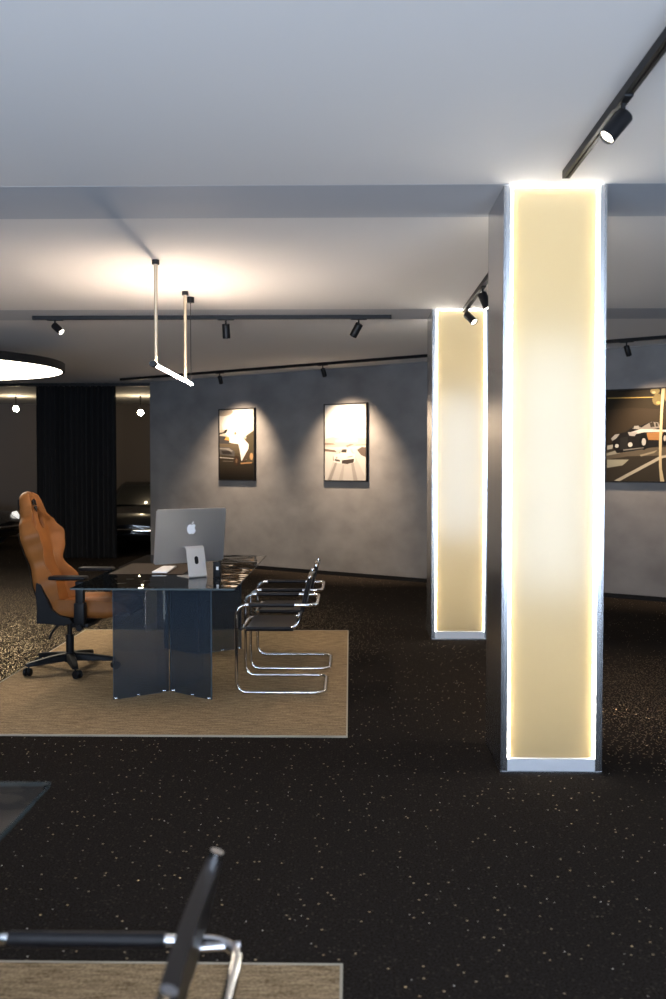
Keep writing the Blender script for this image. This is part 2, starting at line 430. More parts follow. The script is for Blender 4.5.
# ------------------------------------------------------------------ desks
M_TOP = glass_mat('smoked_table_glass', (.50, .54, .55), (.03, .035, .04), .08, wav=(7.0, .45), ior=1.75)
M_LEG = glass_mat('blue_grey_glass', (.52, .57, .62), (.075, .102, .138), .3)
M_LEGE = mat('glass_edge', (.06, .085, .105), .25, spec=.3)
M_EDGE = mat('green_glass_edge', (.05, .07, .075), .25, spec=.3)
def make_desk(label, loc):
    """origin = front left floor corner; X to the right, Y away"""
    t = thing('glass_desk', label, 'desk', loc, 0, 'glass desks')
    W, L = 1.09, 2.40
    bm = B(0, W, 0, L, .738, .75)
    bm.faces.ensure_lookup_table()
    for f in bm.faces: f.material_index = 0 if abs(f.normal.z) > .5 or abs(f.calc_center_median().z - .744) > .004 else 1
    obj('tabletop', bm, [M_TOP, M_EDGE], t, smooth=False)
    cx = .605; th = .012; hw = .325
    for s in (-1, 1):                                   # chevron at each end, point turned inwards
        y_out = .01 if s < 0 else 1.80; y_in = y_out + .25 if s < 0 else y_out - .25
        for q in (-1, 1):
            a = Vector((cx + q * .006, y_in, 0)); b = Vector((cx + q * hw, y_out, 0)); d = (b - a).normalized(); nn = Vector((-d.y, d.x, 0)) * th
            bm = prism(bmesh.new(), [a + Vector((0, 0, RZ)), b + Vector((0, 0, RZ)), b + nn + Vector((0, 0, RZ)), a + nn + Vector((0, 0, RZ))], (0, 0, .7375 - RZ))
            bm.normal_update()
            for f in bm.faces:
                f.material_index = 0 if abs(f.normal.dot(nn.normalized())) > .9 else 1
            lg = obj('leg_panel', bm, [M_LEG, M_LEGE], t, smooth=False)
            for k in (.08, .55, .95):
                p = a.lerp(b, k) + nn * .5
                obj('glass_clip', B(p.x - .012, p.x + .012, p.y - .016, p.y + .016, RZ, RZ + .014, .003), M_CHROME, lg)
    return t
dk = make_desk('long smoked-glass desk on chevron glass legs carrying the silver computer', (-1.85, 6.25, 0))
dup(dk, (-1.85, -.012, 0), 0, 'glass desk in the left foreground, only its pointed glass corner in view')
TZ = .7502

# on the desk
o = obj('desk_mat', B(-1.80, -1.245, 7.06, 7.84, TZ, TZ + .004, .0015), mat('dark_brown_leather', (.026, .017, .012), .6, spec=.12), smooth=False)
tag(o, 'dark brown desk mat lying flat on the glass desk beside the computer', 'desk mat')
kb = thing('keyboard', 'slim white keyboard lying on the dark desk mat left of the computer', 'keyboard', (-1.43, 7.32, TZ + .0042), 0)
obj('keyboard_case', B(-.057, .057, -.2, .2, 0, .012, .004), mat('pale_aluminium', (.75, .75, .76), .4, .3), kb)
bm = bmesh.new()
for i in range(5):
    for j in range(14):
        if i == 0 and 3 < j < 9:
            continue
        x = .037 - .0185 * i if False else -.042 + .0185 * i; y = -.185 + .0268 * j
        box(bm, x, x + .0155, y, y + .0225, .012, .0145, .001, 1)
ko = obj('keys', bm, mat('white_keys', (.82, .82, .82), .5), kb)
cb = thing('card_stand', 'small upright black box with a white square, on the glass right of the computer', 'small black box', (-.965, 6.90, TZ), R(-8))
obj('stand_body', B(-.026, .026, -.02, .02, 0, .115, .004), M_PLASTIC, cb)
obj('white_square', B(-.001, .017, -.0215, -.0195, .055, .078), mat('white_print', (.8, .8, .8), .5), cb, smooth=False)

# computer
an = R(38)
mon = thing('desktop_computer', 'silver all-in-one computer seen from the back with a white apple logo, on the glass desk', 'computer', (-1.165, 6.95, TZ), an)
# local x runs along the screen, local -y is the back that faces the camera
tilt = Matrix.Translation((0, 0, .298)) @ Matrix.Rotation(R(7), 4, 'X')
bm = B(-.285, .285, -.008, .008, -.2, .2, 0)
es = [e for e in bm.edges if abs((e.verts[0].co - e.verts[1].co).y) > .01]
bmesh.ops.bevel(bm, geom=es, offset=.009, segments=4, affect='EDGES')
es = [e for e in bm.edges if abs((e.verts[0].co - e.verts[1].co).y) < .001 and e.is_manifold and abs(e.calc_face_angle(0)) > 1]
bmesh.ops.bevel(bm, geom=es, offset=.003, segments=2, affect='EDGES')
bm.transform(tilt)
obj('back_panel', bm, M_ALU, mon)
bm = B(-.279, .279, .0082, .0092, -.194, .194); bm.transform(tilt)
obj('screen', bm, mat('dark_screen', (.01, .01, .012), .1), mon, smooth=False)
bm = bmesh.new(); box(bm, -.015, .015, -.0086, -.0079, -.185, -.183)
def apple():
    body = []
    raw = [(0,.30),(.10,.345),(.22,.36),(.33,.31),(.40,.235),(.335,.18),(.295,.09),(.30,0),(.345,-.10),(.425,-.16),(.37,-.30),(.27,-.43),(.17,-.49),(.08,-.465),(0,-.44),(-.08,-.465),(-.17,-.49),(-.28,-.42),(-.37,-.28),(-.42,-.12),(-.43,.04),(-.40,.18),(-.32,.30),(-.21,.355),(-.10,.345)]
    leaf = [(0,.385),(.02,.49),(.09,.58),(.19,.62),(.185,.53),(.13,.44),(.06,.395)]
    return raw, leaf
bm.free(); bm = bmesh.new()
for poly in apple():
    prism(bm, [(x * .085, -.0092, z * .085 + .055) for x, z in poly], (0, .0014, 0))
bm.transform(tilt)
obj('apple_logo', bm, mat('polished_logo', (.85, .85, .87), .35, 0, emit=None), mon, smooth=False)
# stand: plate behind the panel with a cable hole, folding into the panel and forward under the screen
prof = [(-.012, .222), (-.040, .228), (-.058, .222), (-.068, .205), (-.108, .02), (-.107, .006), (-.096, .002), (.075, .002)]
pts = fillet([(0, y, z) for y, z in prof], .012, 4)
def ribbon(pts, hw, th):
    rings = []
    P = [Vector(p) for p in pts]
    for i, p in enumerate(P):
        d = (P[min(i + 1, len(P) - 1)] - P[max(i - 1, 0)]).normalized(); nn = Vector((0, -d.z, d.y)) * th
        rings.append([p + Vector((-hw, 0, 0)) - nn * 0, p + Vector((hw, 0, 0)), p + Vector((hw, 0, 0)) + nn, p + Vector((-hw, 0, 0)) + nn])
    return loft(bmesh.new(), rings)
bm = ribbon(pts, .074, .004)
zmin = min(v.co.z for v in bm.verts)
for v in bm.verts: v.co.z -= zmin
sd = obj('stand', bm, mat('bright_aluminium', (.68, .68, .69), .36, .75), mon)
bm = bmesh.new()
c0 = Vector((0, -.0855, .125)); ax = Vector((0, -.0705, .20)) - Vector((0, -.09, .02)); ax = Vector((0, .040, .185)).normalized(); nn = Vector((0, -.185, .040)).normalized()
ov = []
for k in range(24):
    a = 2 * PI * k / 24; zz = .017 * math.sin(a) + (.012 if math.sin(a) > 0 else -.012); ov.append(c0 + Vector((.0145 * math.cos(a), 0, 0)) + ax * zz)
prism(bm, [p - nn * .003 for p in ov], nn * .0065)
obj('cable_hole', bm, M_PLASTIC, sd, smooth=False)

# ------------------------------------------------------------------ cantilever chairs (face -X)
def make_cantilever(label, loc):
    t = thing('cantilever_chair', label, 'chair', loc, 0, 'chrome cantilever chairs')
    r = .0115; hy = .275; xf, xr, xb = -.30, .30, .245; za = .617
    z0 = RZ + r
    loop = [(xf, -hy, z0), (xf, -hy, za), (xb, -hy, za), (xb, hy, za), (xf, hy, za), (xf, hy, z0), (xr, hy, z0), (xr, -hy, z0)]
    obj('frame', T(fillet(loop, .075, 8, True), r, 12, True), M_CHROME, t)
    ry = .245; zs = .45
    up = (.20, .80); 
    sf = obj('seat_frame', T(fillet([(up[0], -ry, up[1]), (.115, -ry, zs), (xf + .035, -ry, zs), (xf + .035, ry, zs), (.115, ry, zs), (up[0], ry, up[1])], .07, 8), r * .95, 12), M_CHROME, t)
    for s in (-1, 1):
        bt = obj('bolt', CY((xf + .035, s * (ry - .01), zs), (xf + .035, s * (hy + .025), zs), .007, seg=10), M_BLACK, t)
        # bracket joining the upright to the arm loop
        fx = .115 + (up[0] - .115) * (za - zs) / (up[1] - zs)
        obj('bracket', CY((fx, s * ry, za), (xb - .0, s * (ry + .012), za), .008, seg=10), M_CHROME, t)
        obj('end_cap', CY((up[0] - .001, s * ry, up[1] - .004), (up[0] + .003, s * ry, up[1] + .008), .0135, seg=14), M_CHROME, t)
        obj('arm_pad', T([(xf + .085, s * hy, za), (xf + .09, s * hy, za), (xb - .155, s * hy, za), (xb - .15, s * hy, za)], r + .004, 12), M_BLEATHER, t)
    # sling seat: leather wrapped over the side rails, dipping a little in the middle
    def sling(p0, p1, nrm, hw, sag, th, n=14, m=6):
        bm = bmesh.new(); p0 = Vector(p0); p1 = Vector(p1); nrm = Vector(nrm).normalized(); rings = []
        for i in range(m + 1):
            c = p0.lerp(p1, i / m); top = []; bot = []
            for k in range(n + 1):
                u = -1 + 2 * k / n; s = sag * (1 - u * u)
                top.append(c + Vector((0, u * hw, 0)) + nrm * (th - s)); bot.append(c + Vector((0, u * hw, 0)) - nrm * (th + s * .9))
            e = .006
            rings.append([Vector(x) for x in top] + [c + Vector((0, hw + e, 0))] + list(reversed(bot)) + [c + Vector((0, -hw - e, 0))])
        return loft(bm, rings)
    obj('seat', sling((xf + .065, 0, zs), (.085, 0, zs), (0, 0, 1), ry + .010, .014, .0145), M_BLEATHER, t)
    sl = Vector((up[0] - .115, 0, up[1] - zs)).normalized()
    b0 = Vector((.115, 0, zs)) + sl * .125; b1 = Vector((.115, 0, zs)) + sl * .352
    obj('backrest', sling(b0, b1, (-sl.z, 0, sl.x), ry + .010, -.006, .0140), M_BLEATHER, t)
    return t
ch = make_cantilever('black leather and chrome cantilever chair at the desk, nearer of the pair on the rug', (-.47, 6.70, 0))
dup(ch, (-.455, 7.48, 0), 0, 'black leather and chrome cantilever chair at the desk, the farther of the pair')
dup(ch, (-.459, 1.572, 0), 0, 'out-of-focus black and chrome armchair in the bottom left foreground')

# ------------------------------------------------------------------ orange gaming chair (local +X = forward)
gc = thing('gaming_chair', 'orange tan high-back swivel chair with black five-star base, left of the glass desk', 'chair', (-2.13, 7.19, RZ), R(-4))
def smooth_interp(keys, t):
    for (a, *va), (b, *vb) in zip(keys, keys[1:]):
        if t <= b:
            u = (t - a) / (b - a); u = u * u * (3 - 2 * u)
            return [p + (q - p) * u for p, q in zip(va, vb)]
    return list(keys[-1][1:])
# backrest: t = length along the back from the hinge; half width, bolster rise, thickness, bolster width
BK = [(0, .205, .035, .085, .075), (.08, .235, .085, .09, .08), (.20, .255, .115, .085, .085), (.36, .205, .055, .075, .075), (.48, .245, .095, .07, .08),
      (.57, .272, .105, .065, .085), (.66, .235, .06, .065, .07), (.74, .150, .035, .07, .055), (.82, .122, .03, .07, .05), (.88, .10, .02, .065, .045), (.905, .065, .008, .05, .035), (.915, .03, .0, .03, .02)]
hx, hz = -.085, .47; lean = R(15.5)
dirv = Vector((-math.sin(lean), 0, math.cos(lean))); fwd = Vector((math.cos(lean), 0, math.sin(lean)))
rings = []; NT = 46
for i in range(NT + 1):
    t = .915 * (i / NT) if i < NT - 6 else .915 * (1 - (1 - i / NT) * (1 - .0 * i))
    hw, br, th, bw = smooth_interp(BK, t)
    bow = .03 * math.sin(min(1, t / .9) * PI)          # slight S-curve of the shell
    c = Vector((hx, 0, hz)) + dirv * t - fwd * bow * .6
    ring = []
    K = 28
    for k in range(K + 1):                                # front surface left to right
        u = -1 + 2 * k / K; y = u * hw; e = (abs(u) * hw - (hw - bw)) / max(bw, .001)
        ris = 0
        if e > 0: ris = br * math.sin(min(1, e) * PI * .5) * (1 if e < .72 else math.cos((e - .72) / .28 * PI * .42))
        edge = .5 * th * (max(0, abs(u) - .9) / .1) ** 2
        ring.append(c + Vector((0, y, 0)) + fwd * (th * .5 + ris - edge))
    for k in range(K + 1):
        u = 1 - 2 * k / K; edge = .5 * th * (max(0, abs(u) - .85) / .15) ** 2
        ring.append(c + Vector((0, u * hw, 0)) - fwd * (th * .5 - edge))
    rings.append(ring)
bm = loft(bmesh.new(), rings)
bmesh.ops.recalc_face_normals(bm, faces=bm.faces)
back = obj('backrest', bm, M_TAN, gc, angle=60)
cut = bmesh.new()
for s in (-1, 1):                                         # the two belt openings under the headrest
    c = Vector((hx, 0, hz)) + dirv * .70
    pl_ = []
    for a in range(16):
        th_ = 2 * PI * a / 16
        pl_.append(c + Vector((0, s * .074 + .042 * math.cos(th_) - s * .016 * math.sin(th_), 0)) + dirv * .08 * math.sin(th_) - fwd * .25)
    prism(cut, pl_, fwd * .5)
co = obj('belt_cutter', cut, M_PLASTIC)
co.parent = gc
md = back.modifiers.new('holes', 'BOOLEAN'); md.object = co; md.operation = 'DIFFERENCE'; md.solver = 'EXACT'
bpy.context.view_layer.update()
dg = bpy.context.evaluated_depsgraph_get()
nm = bpy.data.meshes.new_from_object(back.evaluated_get(dg))
back.modifiers.clear(); back.data = nm; nm.name = 'backrest'
bpy.data.objects.remove(co, do_unlink=True)
# black rear shell and emblem
bm = bmesh.new(); rr = []
for i in range(24):
    t = .03 + .84 * i / 23; hw, br, th, bw = smooth_interp(BK, t); hw *= .93; bow = .03 * math.sin(min(1, t / .9) * PI)
    c = Vector((hx, 0, hz)) + dirv * t - fwd * (bow * .6 + th * .5)
    if .62 < t < .78: hw = min(hw, .05)
    rr.append([c + Vector((0, y * hw, 0)) - fwd * d for y, d in ((-1, -.004), (1, -.004), (.9, .012), (-.9, .012))])
obj('back_shell', loft(bm, rr), M_PLASTIC, gc)
bm = bmesh.new(); hc = Vector((hx, 0, hz)) + dirv * .80 + fwd * .034
def pt(y, z, d=0): return hc + Vector((0, y, 0)) + dirv * z + fwd * d
for poly in ([(-.035,.035),(-.008,.05),(-.008,.012),(-.03,0)], [(.035,.035),(.008,.05),(.008,.012),(.03,0)], [(-.028,-.012),(0,.004),(.028,-.012),(0,-.05)]):
    prism(bm, [pt(y, z) for y, z in poly], fwd * .006)
obj('headrest_emblem', bm, M_PLASTIC, back, smooth=False)
# centre seam piping on the backrest
bm = bmesh.new()
for s in (-1, 1):
    P = []
    for i in range(22):
        t = .05 + .58 * i / 21; hw, br, th, bw = smooth_interp(BK, t); bow = .03 * math.sin(min(1, t / .9) * PI)
        P.append(Vector((hx, s * (hw - bw), hz)) + dirv * t - fwd * bow * .6 + fwd * (th * .5 + .001))
    tube(bm, P, .0035, 6)
obj('seam_piping', bm, mat('dark_tan_piping', (.22, .08, .02), .5), back)
# seat cushion
SK = [(0, .20, .03, .09), (.04, .225, .035, .095), (.15, .245, .035, .105), (.40, .26, .035, .105), (.56, .255, .025, .10), (.63, .235, .01, .085), (.66, .20, 0, .05), (.668, .17, 0, .02)]
rings = []
for i in range(37):
    x = .668 * i / 36; hw, br, th = smooth_interp(SK, x); bw = .085
    zb = .43 + (.04 * max(0, (x - .5) / .168)); ring = []
    K = 24
    for k in range(K + 1):
        u = -1 + 2 * k / K; e = (abs(u) * hw - (hw - bw)) / bw; ris = 0
        if e > 0: ris = br * math.sin(min(1, e) * PI * .5) * (1 if e < .7 else math.cos((e - .7) / .3 * PI * .42))
        edge = .45 * th * (max(0, abs(u) - .9) / .1) ** 2
        ring.append(Vector((-.14 + x, u * hw, zb + th + ris - edge - (.03 * max(0, (x - .45) / .2) ** 2))))
    for k in range(K + 1):
        u = 1 - 2 * k / K; edge = .3 * th * (max(0, abs(u) - .85) / .15) ** 2
        ring.append(Vector((-.14 + x, u * hw, zb + edge)))
    rings.append(ring)
obj('seat_cushion', loft(bmesh.new(), rings), M_TAN, gc, angle=60)
# hinge covers, mechanism, lever
for s in (-1, 1):
    ys = sorted((s * .232, s * .272))
    poly = [(-.15, .395), (.06, .38), (.12, .405), (.10, .435), (.02, .455), (-.04, .50), (-.085, .60), (-.12, .68), (-.15, .69), (-.155, .62), (-.145, .50)]
    bm = prism(bmesh.new(), [(x, ys[0], z) for x, z in poly], (0, ys[1] - ys[0], 0))
    obj('hinge_cover', bm, M_PLASTIC, gc, smooth=False)
    # armrest: bracket under the seat, post, sleeve and pad
    ap = obj('armrest', box(box(bmesh.new(), .165, .225, *sorted((s * .285, s * .335)), .40, .715, .008), .13, .26, *sorted((s * .10, s * .325)), .375, .405, .008), M_PLASTIC, gc)
    obj('arm_sleeve', B(.155, .235, *sorted((s * .275, s * .345)), .39, .56, .012), M_PLASTIC, ap)
    obj('arm_knob', CY((.205, s * .335, .38), (.205, s * .375, .38), .022, seg=16), M_PLASTIC, ap)
    bm = B(-.03, .245, *sorted((s * .255, s * .36)), .722, .752, .014, 3)
    obj('arm_pad', bm, M_PLASTIC, ap)
obj('tilt_mechanism', B(-.10, .22, -.12, .12, .365, .435, .01), M_PLASTIC, gc)
obj('lever', T(fillet([(.02, -.10, .385), (.0, -.25, .38), (-.03, -.29, .33), (-.045, -.30, .285)], .03), .008, 8), M_PLASTIC, gc)
gl = obj('gas_column', CY((0, 0, .10), (0, 0, .27), .03, seg=20), M_PLASTIC, gc)
obj('piston', CY((0, 0, .27), (0, 0, .37), .019, seg=20), M_BLACK, gl)
obj('base_hub', lathe(bmesh.new(), [(0, .065), (.045, .065), (.05, .08), (.05, .115), (.04, .135), (0, .135)], (0, 0, 0), (0, 0, 1)), M_PLASTIC, gc)
for k in range(5):
    a = R(9 + 72 * k); d = Vector((math.cos(a), math.sin(a), 0)); n = Vector((-d.y, d.x, 0))
    rings = []
    for s, hw, zt, zb in ((.03, .034, .132, .075), (.15, .030, .122, .072), (.28, .025, .102, .068), (.335, .021, .092, .066), (.345, .012, .086, .07)):
        c = d * s
        rings.append([c - n * hw + Vector((0, 0, zb)), c + n * hw + Vector((0, 0, zb)), c + n * hw * .95 + Vector((0, 0, zt - .012)), c + n * hw * .6 + Vector((0, 0, zt)), c - n * hw * .6 + Vector((0, 0, zt)), c - n * hw * .95 + Vector((0, 0, zt - .012))])
    lg = obj('base_leg', loft(bmesh.new(), rings), M_PLASTIC, gc)
    c = d * .325; a2 = a + .7; d2 = Vector((math.cos(a2), math.sin(a2), 0)); n2 = Vector((-d2.y, d2.x, 0)); cw = c + d2 * .018
    bm = bmesh.new()
    for s in (-1, 1):
        lathe(bm, [(0, .006), (.026, .006), (.030, .010), (.030, .024), (.026, .028), (0, .028)], cw + Vector((0, 0, .030)), n2 * s, 20)
    cyl(bm, c + Vector((0, 0, .03)), c + Vector((0, 0, .072)), .008, seg=10)
    obj('caster', bm, M_PLASTIC, lg)

# ------------------------------------------------------------------ pendant lamp above the desk
M_TUBE = emission('linear_lamp_glow', (1.0, .80, .62), 175.0)
px, pz = -1.318, 2.24
pn = thing('linear_pendant_lamp', 'slim horizontal light tube hung from the ceiling on brass rods above the desk', 'pendant lamp', (px, 7.2, H))
for y in (6.50, 7.66):
    rd = obj('suspension_rod', CY((0, y - 7.2, pz - H + .012), (0, y - 7.2, -.02), .0125, seg=14), M_BRASS, pn)
    obj('ceiling_canopy', CY((0, y - 7.2, -.03), (0, y - 7.2, 0), .026, seg=20), M_BLACK, rd)
lt = obj('light_tube', CY((0, 6.44 - 7.2, pz - H), (0, 7.94 - 7.2, pz - H), .0125, seg=14), M_TUBE, pn)
obj('end_knob', CY((0, 6.37 - 7.2, pz - H), (0, 6.44 - 7.2, pz - H), .021, seg=18), M_BLACK, lt)
cbl = obj('power_cable', CY((0, 7.92 - 7.2, pz - H + .012), (0, 7.92 - 7.2, -.02), .003, seg=8), M_BLACK, pn)
obj('ceiling_canopy', CY((0, 7.92 - 7.2, -.045), (0, 7.92 - 7.2, 0), .03, seg=20), M_BLACK, cbl)

# ------------------------------------------------------------------ round disc lamp
M_DISC = emission('disc_lamp_glow', (1.0, .88, .68), 13)
dl = thing('disc_lamp', 'huge round black-rimmed ceiling disc glowing white, at the left edge of the room', 'ceiling lamp', (-4.48, 10.2, 2.6))
bm = lathe(bmesh.new(), [(1.345, .004), (1.345, -.0), (1.37, -.0), (1.375, .005), (1.375, .085), (1.36, .09), (0, .09)], (0, 0, 0), (0, 0, 1), 96)
obj('rim', bm, M_BLACK, dl)
obj('diffuser', lathe(bmesh.new(), [(0, .002), (1.345, .002), (1.345, .006), (0, .006)], (0, 0, 0), (0, 0, 1), 96), M_DISC, dl, smooth=False)
for k in range(3):
    a = 2 * PI * k / 3 + .4; obj('hanging_cable', CY((.5 * math.cos(a), .5 * math.sin(a), .09), (.12 * math.cos(a), .12 * math.sin(a), H - 2.6 - .02), .003, seg=6), M_BLACK, dl)
obj('ceiling_canopy', CY((0, 0, H - 2.6 - .03), (0, 0, H - 2.6), .15, seg=32), M_BLACK, dl)

# ------------------------------------------------------------------ track lights
def track(label, a, b):
    a = Vector(a); b = Vector(b); L = (b - a).length; t = thing('light_track', label, 'light track', (a + b) / 2, math.atan2((b - a).y, (b - a).x), 'ceiling light tracks')
    bm = bmesh.new(); box(bm, -L/2, L/2, -.0175, -.003, -.036, 0); box(bm, -L/2, L/2, .003, .0175, -.036, 0); box(bm, -L/2, L/2, -.003, .003, -.014, 0)
    obj('rail', bm, M_BLACK, t, smooth=False)
    for s in (-1, 1): obj('end_cap', B(*sorted((s * L/2, s * (L/2 + .012))), -.0185, .0185, -.037, 0, .002), M_PLASTIC, t)
    return t
track('black light track across the ceiling between the pendant lamp and the far pillar', (-2.935, 8.87, H), (.37, 8.87, H))
track('black light track running towards the viewer at the upper right corner', (1.022, .6, H), (1.022, 4.58, H))
track('black light track on the ceiling between the near pillar and the far pillar', (1.01, 5.62, H), (1.01, 8.50, H))
wd = Vector((1, -WS, 0)).normalized(); wn = Vector((WS, 1, 0)).normalized()   # along the wall / out through the wall
def onwall(s, z, off=0.0): return Vector((0, 13.5, 0)) + wd * s - wn * off + Vector((0, 0, z))
track('long black light track along the top of the grey picture wall', onwall(-3.9, H, .73), onwall(5.55, H, .73))

M_LENS = emission('spot_lens_glow', (1.0, .90, .74), 14.0)
M_LENSOFF = mat('dark_lens', (.05, .05, .05), .15)
def spot(label, loc, rz, aim, lit=True, size=1.0, light=None, cone=50, col=(1, .74, .50)):
    """loc = point on the underside line of the track at ceiling height; aim = pointing direction"""
    t = thing('track_spotlight', label, 'spotlight', loc, 0, 'black track spotlights')
    aim = Vector(aim).normalized()
    bm = B(-.075, .075, -.017, .017, -.044, -.032, .003); bm.transform(Matrix.Rotation(rz, 4, 'Z'))
    obj('track_adapter', bm, M_PLASTIC, t)
    piv = Vector((0, 0, -.095))
    obj('stem', CY((0, 0, -.044), piv, .008, seg=10), M_BLACK, t)
    r, L = .031 * size, .115 * size; a = piv - aim * (L * .12) ; b = piv + aim * (L * .88)
    bd = obj('lamp_body', lathe(bmesh.new(), [(0, 0), (r * .92, 0), (r, .004), (r, L - .002), (r * .93, L), (r * .86, L - .004), (r * .84, L - .012)], a, aim, 28), M_BLACK, t)
    obj('lens', lathe(bmesh.new(), [(0, L - .011), (r * .84, L - .011), (r * .84, L - .014), (0, L - .014)], a, aim, 24), M_LENS if lit else M_LENSOFF, bd, smooth=False)
    if light:
        d = bpy.data.lights.new('spot_beam', 'SPOT'); d.energy = light; d.spot_size = R(cone); d.spot_blend = 1.0; d.color = col; d.shadow_soft_size = .05
        o = bpy.data.objects.new('spot_beam', d); C.objects.link(o); o.parent = t; o.location = b + aim * .012
        o.rotation_euler = aim.to_track_quat('-Z', 'Y').to_euler()
    return t
TY = 8.87
def at_t1(x): return (x, TY, H)
spot('black spotlight with its lit face turned right, leftmost on the middle ceiling track', at_t1(-2.74), 0, (.62, -.30, -.52), True, 1.05, 60, 60)
spot('black spotlight hanging straight down on the middle ceiling track, right of the pendant lamp', at_t1(-1.15), 0, (.02, .25, -.97), False, 1.15)
spot('black spotlight tilted left near the right end of the middle ceiling track', at_t1(.08), 0, (-.45, .30, -.80), False, 1.15)
PICE = 470
spot('small dark spotlight on the wall track above the left framed picture', onwall(-1.80, H, .73), WA, (wn * .50 - wd * .18 + Vector((0, 0, -.86))), False, 1.0, PICE, 84)
spot('small dark spotlight on the wall track above the middle framed picture', onwall(.06, H, .73), WA, (wn * .50 - wd * .04 + Vector((0, 0, -.86))), False, 1.0, PICE * 1.25, 84)
spot('small dark spotlight on the wall track above the wide picture at right', onwall(4.17, H, .73), WA, (wn * .50 + wd * .12 + Vector((0, 0, -.86))), False, 1.0, PICE * .62, 84)
spot('near black cylinder spotlight with lit lens under the upper right ceiling track', (1.022, 3.64, H), R(90), (-.52, -.12, -.62), True, 1.05, 18, 60)
spot('black spotlight with lit face just above the top of the far pillar', (1.01, 8.30, H), R(90), (.50, -.52, -.62), True, 1.05, 25, 60)
spot('black spotlight on the middle track half hidden behind the left edge of the near pillar', (1.01, 7.35, H), R(90), (.34, -.28, -.90), True, 1.15, 110, 75)

# ------------------------------------------------------------------ pictures on the wall
ACOL = {}
def acol(c):
    c = tuple(round(x, 3) for x in c)
    if c not in ACOL: ACOL[c] = mat('print_tone_%d' % len(ACOL), tuple(.42 * x for x in c), .55, spec=.1)
    return ACOL[c]
def picture(label, s0, s1, z0, z1, layers):
    W, Hh = s1 - s0, z1 - z0
    c = onwall((s0 + s1) / 2, z0, .0)
    t = thing('framed_picture', label, 'picture', c, WA, 'framed photographs on the grey wall')
    bm = bmesh.new(); f = .014; dpt = .045
    for a in ((-W/2, -W/2 + f, 0, Hh), (W/2 - f, W/2, 0, Hh)): box(bm, a[0], a[1], -dpt, -.004, a[2], a[3])
    for a in ((0, f), (Hh - f, Hh)): box(bm, -W/2 + f, W/2 - f, -dpt, -.004, a[0], a[1])
    obj('frame', bm, M_BLACK, t, smooth=False)
    bm = bmesh.new(); mats = []; base = -dpt + .012
    box(bm, -W/2 + f, W/2 - f, base, -.006, f, Hh - f)
    mats.append(acol(layers[0]))
    y = base
    iw, ih = W - 2 * f, Hh - 2 * f
    for poly, col in layers[1:]:
        y -= .00012; m = acol(col)
        if m not in mats: mats.append(m)
        vs = [bm.verts.new((-iw/2 + min(1, max(0, u)) * iw, y, f + min(1, max(0, v)) * ih)) for u, v in poly]
        try: fc = bm.faces.new(vs); fc.material_index = mats.index(m); fc.normal_update(); 
        except ValueError: continue
        if fc.normal.y > 0: fc.normal_flip()
    me = bpy.data.meshes.new('print'); bm.to_mesh(me); bm.free()
    for m in mats: me.materials.append(m)
    o = bpy.data.objects.new('print', me); C.objects.link(o); o.parent = t
    return t
def rect(u0, u1, v0, v1): return [(u0, v0), (u1, v0), (u1, v1), (u0, v1)]
def ell(u, v, a, b, n=18, t0=0, t1=2*PI): return [(u + a * math.cos(t0 + (t1 - t0) * i / n), v + b * math.sin(t0 + (t1 - t0) * i / n)) for i in range(n)]
def mixl(a, b, t): return tuple(x + (y - x) * t for x, y in zip(a, b))
# left picture: vintage car seen low with a white draped figure against a bright sky
L = [(.012, .010, .008)]
for i in range(24):
    v = i / 24; c = mixl((.012, .010, .008), (.05, .04, .028), v / .3) if v < .3 else (mixl((.06, .048, .03), (.20, .16, .11), (v - .3) / .25) if v < .55 else mixl((.55, .50, .42), (.85, .82, .76), (v - .55) / .3))
    L.append((rect(0, 1, v, v + .045), c))
L += [(ell(.5, .78, .42, .20), (.92, .90, .87)), (ell(.1, .97, .3, .06), (.50, .44, .37)),
      (rect(0, .28, .70, .715), (.62, .56, .48)), ([(0,.665),(.2,.675),(.2,.70),(0,.685)], (.40,.36,.30)),
      ([(.78,.62),(1,.70),(1,.24),(.78,.24)], (.085,.07,.045)), ([(.0,.52),(.30,.51),(.30,.60),(.12,.625),(0,.63)], (.075,.07,.07)),
      ([(0,.65),(.20,.67),(.24,.72),(.17,.715),(.12,.68),(0,.665)], (.03,.028,.028)),
      ([(.15,.57),(.45,.55),(.45,.585),(.20,.615)], (.75,.38,.11)), ([(.30,.53),(.62,.50),(.60,.62),(.42,.71),(.28,.68)], (.93,.92,.90)),
      ([(.52,.60),(.70,.585),(.85,.50),(.84,.42),(.78,.28),(.64,.27),(.60,.40)], (.93,.91,.88)), ([(.66,.275),(.84,.44),(.86,.34),(.74,.26)], (.10,.07,.05)),
      ([(0,.47),(.3,.46),(.45,.40),(.44,.33),(0,.36)], (.10,.095,.09)), ([(0,.455),(.28,.45),(.40,.41),(.35,.40),(.2,.43),(0,.44)], (.30,.28,.27)),
      ([(.05,.415),(.30,.41),(.38,.36),(.1,.365)], (.035,.03,.028)), (ell(.50,.27,.07,.075), (.05,.03,.02)), (ell(.50,.27,.03,.033), (.16,.10,.06)),
      ([(0,.325),(.42,.305),(.42,.295),(0,.312)], (.52,.48,.44)), ([(.1,.27),(.4,.262),(.4,.255),(.1,.262)], (.20,.17,.14)),
      ([(.62,.24),(.95,.25),(.95,.235),(.62,.22)], (.45,.26,.13)), (ell(.93,.33,.05,.05), (.55,.33,.16)), (ell(.47,.66,.04,.022), (.35,.25,.18))]
picture('tall framed picture of a parked car and a white figure, left on the grey wall', -2.458, -1.728, 1.342, 2.447, L)
